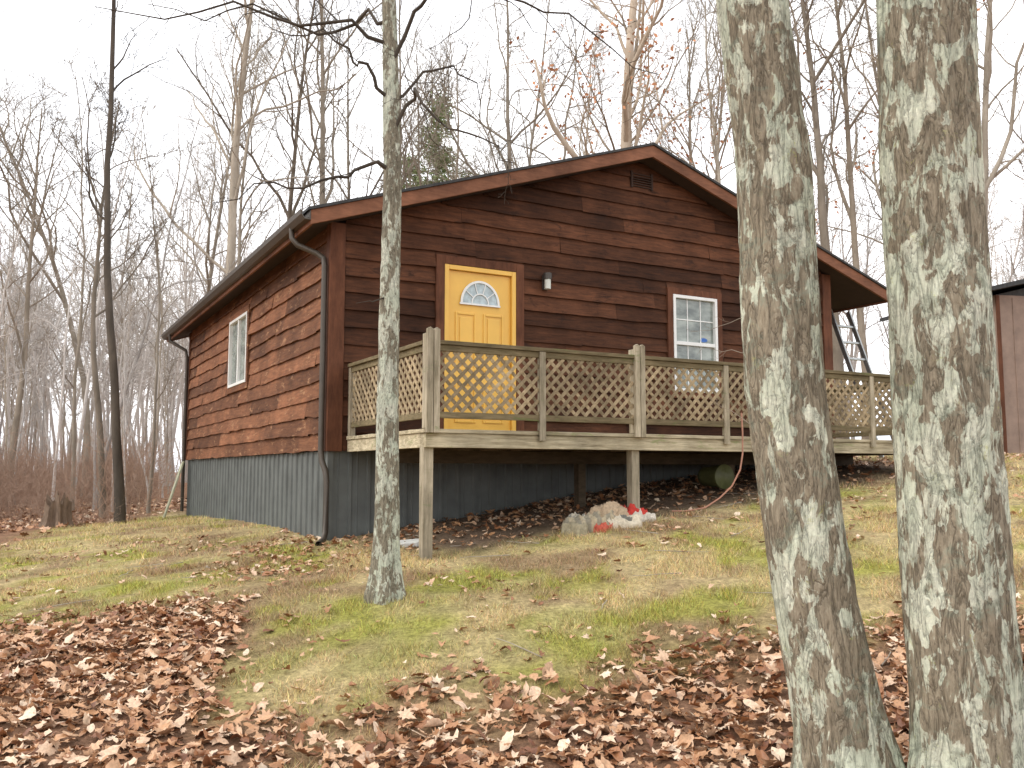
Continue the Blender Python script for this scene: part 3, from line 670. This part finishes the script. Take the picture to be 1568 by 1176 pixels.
def bigtrunk(name,ctrl,seed,mat,ns=128,nr=460,amp=.009,flare=.7,ridge=18):
    c=np.array(ctrl)
    zz=np.concatenate([np.linspace(c[0,2],2.6,nr-60),np.linspace(2.65,c[-1,2],60)])
    def sm(col):
        y=np.interp(zz,c[:,2],c[:,col]);k_=np.ones(41)/41
        yp=np.concatenate([2*y[0]-y[20:0:-1],y,2*y[-1]-y[-2:-22:-1]]);return np.convolve(yp,k_,'valid')
    cx_,cy_,rad=sm(0),sm(1),sm(3)
    th=np.linspace(0,2*math.pi,ns,endpoint=False)
    z0=c[0,2]+.35
    V=np.zeros((nr,ns,3))
    for i in range(nr):
        for j in range(ns):
            t=th[j];ct,s_=math.cos(t),math.sin(t);R=rad[i];z=zz[i]
            h=mnoise.noise(Vector((ct*R*ridge+seed,s_*R*ridge,z*2.6)))
            h2=mnoise.noise(Vector((ct*R*ridge*2.8,s_*R*ridge*2.8+seed,z*8)))
            big=mnoise.noise(Vector((ct*1.2+seed,s_*1.2,z*.9)))
            fl=flare*math.exp(-max(0,z-z0)/.20)*(1+.45*math.cos(5*t+seed))*.55
            d=R*(1+fl+big*.07)+(-abs(h)*2+.5)*amp+h2*amp*.6
            V[i,j]=(cx_[i]+ct*d,cy_[i]+s_*d,z)
    idx=np.arange(nr*ns).reshape(nr,ns);F=np.stack([idx[:-1],np.roll(idx,-1,1)[:-1],np.roll(idx,-1,1)[1:],idx[1:]],-1).reshape(-1,4)
    me=np_mesh(name,V.reshape(-1,3),F,True);me.materials.append(mat);return link(bpy.data.objects.new(name,me))
BK=lichen_bark('bark_lichen',(.19,.155,.105),(.46,.395,.29),(.78,.79,.63),.51)
gA=g1(1.56,4.2);gB=g1(1.99,4.0)
def crown(o,x,y,z,R,seed,H=9,mat=None):
    rr=random.Random(seed);pts=[Vector((x,y,z))];d=Vector((0,0,1))
    for i in range(10): d=(d+Vector((rr.gauss(0,.05),rr.gauss(0,.05),0))).normalized();pts.append(pts[-1]+d*H/10)
    rads=[R*(1-.085*i) for i in range(11)];out=[(pts,rads,12)];kids(rr,pts,rads,H*1.3,0,out,dict(PF,t0=.12,n=[10,5,4]),[])
    tube_obj('crown_limbs',out,mat or MB1,o)
o=bigtrunk('maple_tree',[(1.56,4.2,gA-.35,.20),(1.515,4.2,-1.30,.192),(1.42,4.2,-.822,.182),(1.373,4.2,-.53,.178),(1.277,4.2,.371,.176),(1.262,4.2,.97,.175),(1.253,4.2,1.471,.174),(1.174,4.2,2.293,.166),(1.05,4.25,4,.15),(.8,4.3,8,.12)],3.1,BK)
crown(o,.8,4.3,7.95,.12,5)
om=o
o=bigtrunk('maple_tree',[(2.0,4.0,gB-.35,.235),(1.98,4.0,-1.263,.225),(1.947,4,-.783,.218),(1.938,4,-.505,.215),(1.918,4,.354,.214),(1.909,4,1.402,.210),(1.914,4,2.184,.208),(1.95,3.95,4,.19),(2.1,3.9,8,.15)],8.7,BK)
crown(o,2.1,3.9,7.95,.15,6)
BK2=lichen_bark('bark_young',(.16,.14,.10),(.42,.375,.28),(.70,.71,.58),.48,1.5,.68,.008)
gs=g1(-.98,7.1)
st=bigtrunk('young_tree',[(-.985,7.1,gs-.3,.108),(-.98,7.1,gs+.12,.100),(-.975,7.1,-.3,.093),(-.985,7.1,.6,.085),(-.975,7.1,1.5,.078),(-.965,7.1,2.4,.072),(-.975,7.12,3.2,.066),(-1.03,7.15,3.9,.06),(-1.15,7.3,6.5,.035)],1.3,BK2,64,360,.005,.75,ridge=30)
limbs=[
 [(-.98,7.1,2.55),(-.86,7.05,2.95),(-.78,6.95,3.05),(-.66,6.9,2.85),(-.5,6.85,2.68),(-.33,6.8,2.62),(-.1,6.75,2.5),(.02,6.7,2.35)],
 [(-.98,7.1,3.35),(-.80,7.05,3.75),(-.62,7.0,3.95),(-.4,6.95,3.9),(-.2,6.9,3.78),(.1,6.85,3.72),(.45,6.8,3.6),(.8,6.8,3.3),(1.15,6.8,3.1)],
 [(-.99,7.1,3.05),(-1.10,7.05,3.1),(-1.17,7.0,3.28),(-1.24,6.95,3.24),(-1.3,6.9,3.36),(-1.5,6.85,3.5),(-1.75,6.8,3.42),(-2.05,6.75,3.6)],
 [(-.98,7.1,2.42),(-1.12,7.0,2.45),(-1.3,6.95,2.32),(-1.5,6.9,2.28),(-1.75,6.85,2.2),(-2.0,6.8,2.22),(-2.3,6.75,2.05)],
 [(-1.0,7.1,3.7),(-1.2,7.2,3.85),(-1.5,7.3,3.7),(-1.8,7.3,3.75),(-2.2,7.3,3.95),(-2.6,7.3,3.8),(-3.1,7.3,3.95)],
 [(-.98,7.1,2.9),(-.9,7.2,3.1),(-.75,7.3,3.35),(-.5,7.4,3.45),(-.3,7.4,3.3),(-.28,7.4,3.0)],
 [(-.98,7.1,1.30),(-1.1,7.0,1.33),(-1.22,6.95,1.31)],
 [(-1.0,7.12,4.2),(-.7,7.0,4.3),(-.3,6.9,4.1),(.2,6.8,4.15),(.7,6.8,3.9),(1.0,6.7,4.05)],
 [(-1.03,7.12,4.4),(-1.4,7.0,4.3),(-1.8,6.9,4.45),(-2.4,6.8,4.15),(-2.9,6.7,4.2)],
 [(-1.0,7.12,3.5),(-1.3,7.0,3.65),(-1.7,6.9,3.55),(-2.2,6.8,3.7),(-2.7,6.7,3.5),(-3.2,6.6,3.55)],
]
rr=random.Random(9);out=[]
for lb in limbs:
    pts=[Vector(p) for p in lb];q=[]
    for a,b_ in zip(pts[:-1],pts[1:]):
        q.append(a);q.append(a.lerp(b_,.5)+Vector((rr.gauss(0,.025),rr.gauss(0,.025),rr.gauss(0,.03))))
    q.append(pts[-1]);n=len(q);L=sum((b_-a).length for a,b_ in zip(q[:-1],q[1:]));r0=.008+.006*min(L,1.6)
    rd=[r0*(1-.82*i/(n-1)) for i in range(n)];out.append((q,rd,6))
    if L>.5: kids(rr,q,rd,L,1,out,dict(PF,n=[0,9,4,2],len=[0,.30,.45,.4],wig=.28,curve=0,up=[0,.1,.0],rmin=.002,rr=.36),[])
tube_obj('limbs',out,MB3,st)
crown(st,-1.15,7.3,6.45,.035,8,3,MB3)
out=[]
for p0,p1 in (((1.12,4.2,.72),(.86,4.3,.66)),((1.12,4.2,.55),(.88,4.3,.60)),((1.15,4.2,.2),(.92,4.3,.36))):
    p0=Vector(p0);p1=Vector(p1);q=[p0.lerp(p1,i/6)+Vector((0,0,rr.gauss(0,.008))) for i in range(7)];rd=[.0022-.0003*i for i in range(7)];out.append((q,rd,4))
    kids(rr,q,rd,.3,2,out,dict(PF,n=[0,0,3,2],len=[0,0,.3,.4],rmin=.0008,up=[0,0,0]),[])
tube_obj('sprouts',out,MB4,om)
gx=g1(-7.7,15.4);ns=48;zs=[-.2,0,.1,.22,.34,.44];rd=[.36,.27,.22,.20,.185,.18];V=[];F=[]
for i,(z,q) in enumerate(zip(zs,rd)):
    for j in range(ns):
        t=2*math.pi*j/ns;k_=mnoise.noise(Vector((math.cos(t)*2,math.sin(t)*2,z*.8)));k2=mnoise.noise(Vector((math.cos(t)*6,math.sin(t)*6,z)))
        V.append((math.cos(t)*q*(1+k_*.4+k2*.15),math.sin(t)*q*(1+k_*.4+k2*.15),z+(mnoise.noise(Vector((math.cos(t)*3,math.sin(t)*3,9)))*.22 if i==5 else 0)))
V.append((0,0,.30))
for i in range(5):
    for j in range(ns): F.append((i*ns+j,i*ns+(j+1)%ns,(i+1)*ns+(j+1)%ns,(i+1)*ns+j))
for j in range(ns): F.append((5*ns+j,5*ns+(j+1)%ns,len(V)-1))
me=bpy.data.meshes.new('tree_stump');me.from_pydata(V,[],F);me.materials.append(simple_bark('stump_bark',(.10,.07,.05),(.28,.20,.14),12));so=link(bpy.data.objects.new('tree_stump',me));so.location=(-7.7,15.4,gx)
out=[];nr=np.random.RandomState(4)
for i in range(70):
    x=nr.uniform(-5,5);y=nr.uniform(4.8,11);a=nr.uniform(0,6.28);L=nr.uniform(.12,.55);q=[]
    for s in range(5):
        X_=x+math.cos(a)*L*s/4+nr.normal(0,.01);Y_=y+math.sin(a)*L*s/4+nr.normal(0,.01);q.append(Vector((X_,Y_,g1(X_,Y_)+.02)))
    out.append((q,[.005,.004,.004,.003,.002],5))
tube_obj('fallen_twigs',out,MB1)
# ------------------------------------------------------------------ light
w=bpy.data.worlds.new('World');scene.world=w;w.use_nodes=True;nt=w.node_tree
bg=nt.nodes['Background'];sky=nt.nodes.new('ShaderNodeTexSky');sky.sky_type='NISHITA';sky.sun_disc=False
el=math.radians(38);az=math.radians(-110)
sky.sun_elevation=el;sky.sun_rotation=az;sky.dust_density=4
v=tc(nt,(1,1,2.5),'Generated');cl=noi(nt,v,1.6,6,.55,.3)
cloud=ramp(nt,cl,[(.3,(7.0,7.5,8.3)),(.62,(14,14,14.2))])
c=mix(nt,.94,sky.outputs[0],cloud);nt.links.new(c,bg.inputs[0]);bg.inputs[1].default_value=.15
sd_=Vector((math.sin(az)*math.cos(el),math.cos(az)*math.cos(el),math.sin(el)))
su=bpy.data.lights.new('sun','SUN');su.energy=1.5;su.angle=math.radians(22);su.color=(1,.95,.87)
so=bpy.data.objects.new('sun',su);link(so);so.rotation_euler=(-sd_).to_track_quat('-Z','Y').to_euler()
scene.view_settings.view_transform='Standard';scene.view_settings.look='None';scene.view_settings.exposure=0
cam=bpy.data.cameras.new('camera');co=bpy.data.objects.new('camera',cam);link(co)
cam.sensor_width=36;cam.lens=1380/1568*36;cam.clip_end=3000;cam.clip_start=.05
co.location=(0,0,0);co.rotation_euler=(math.radians(90+5.55),0,0);scene.camera=co
print('done',time.time()-T0)
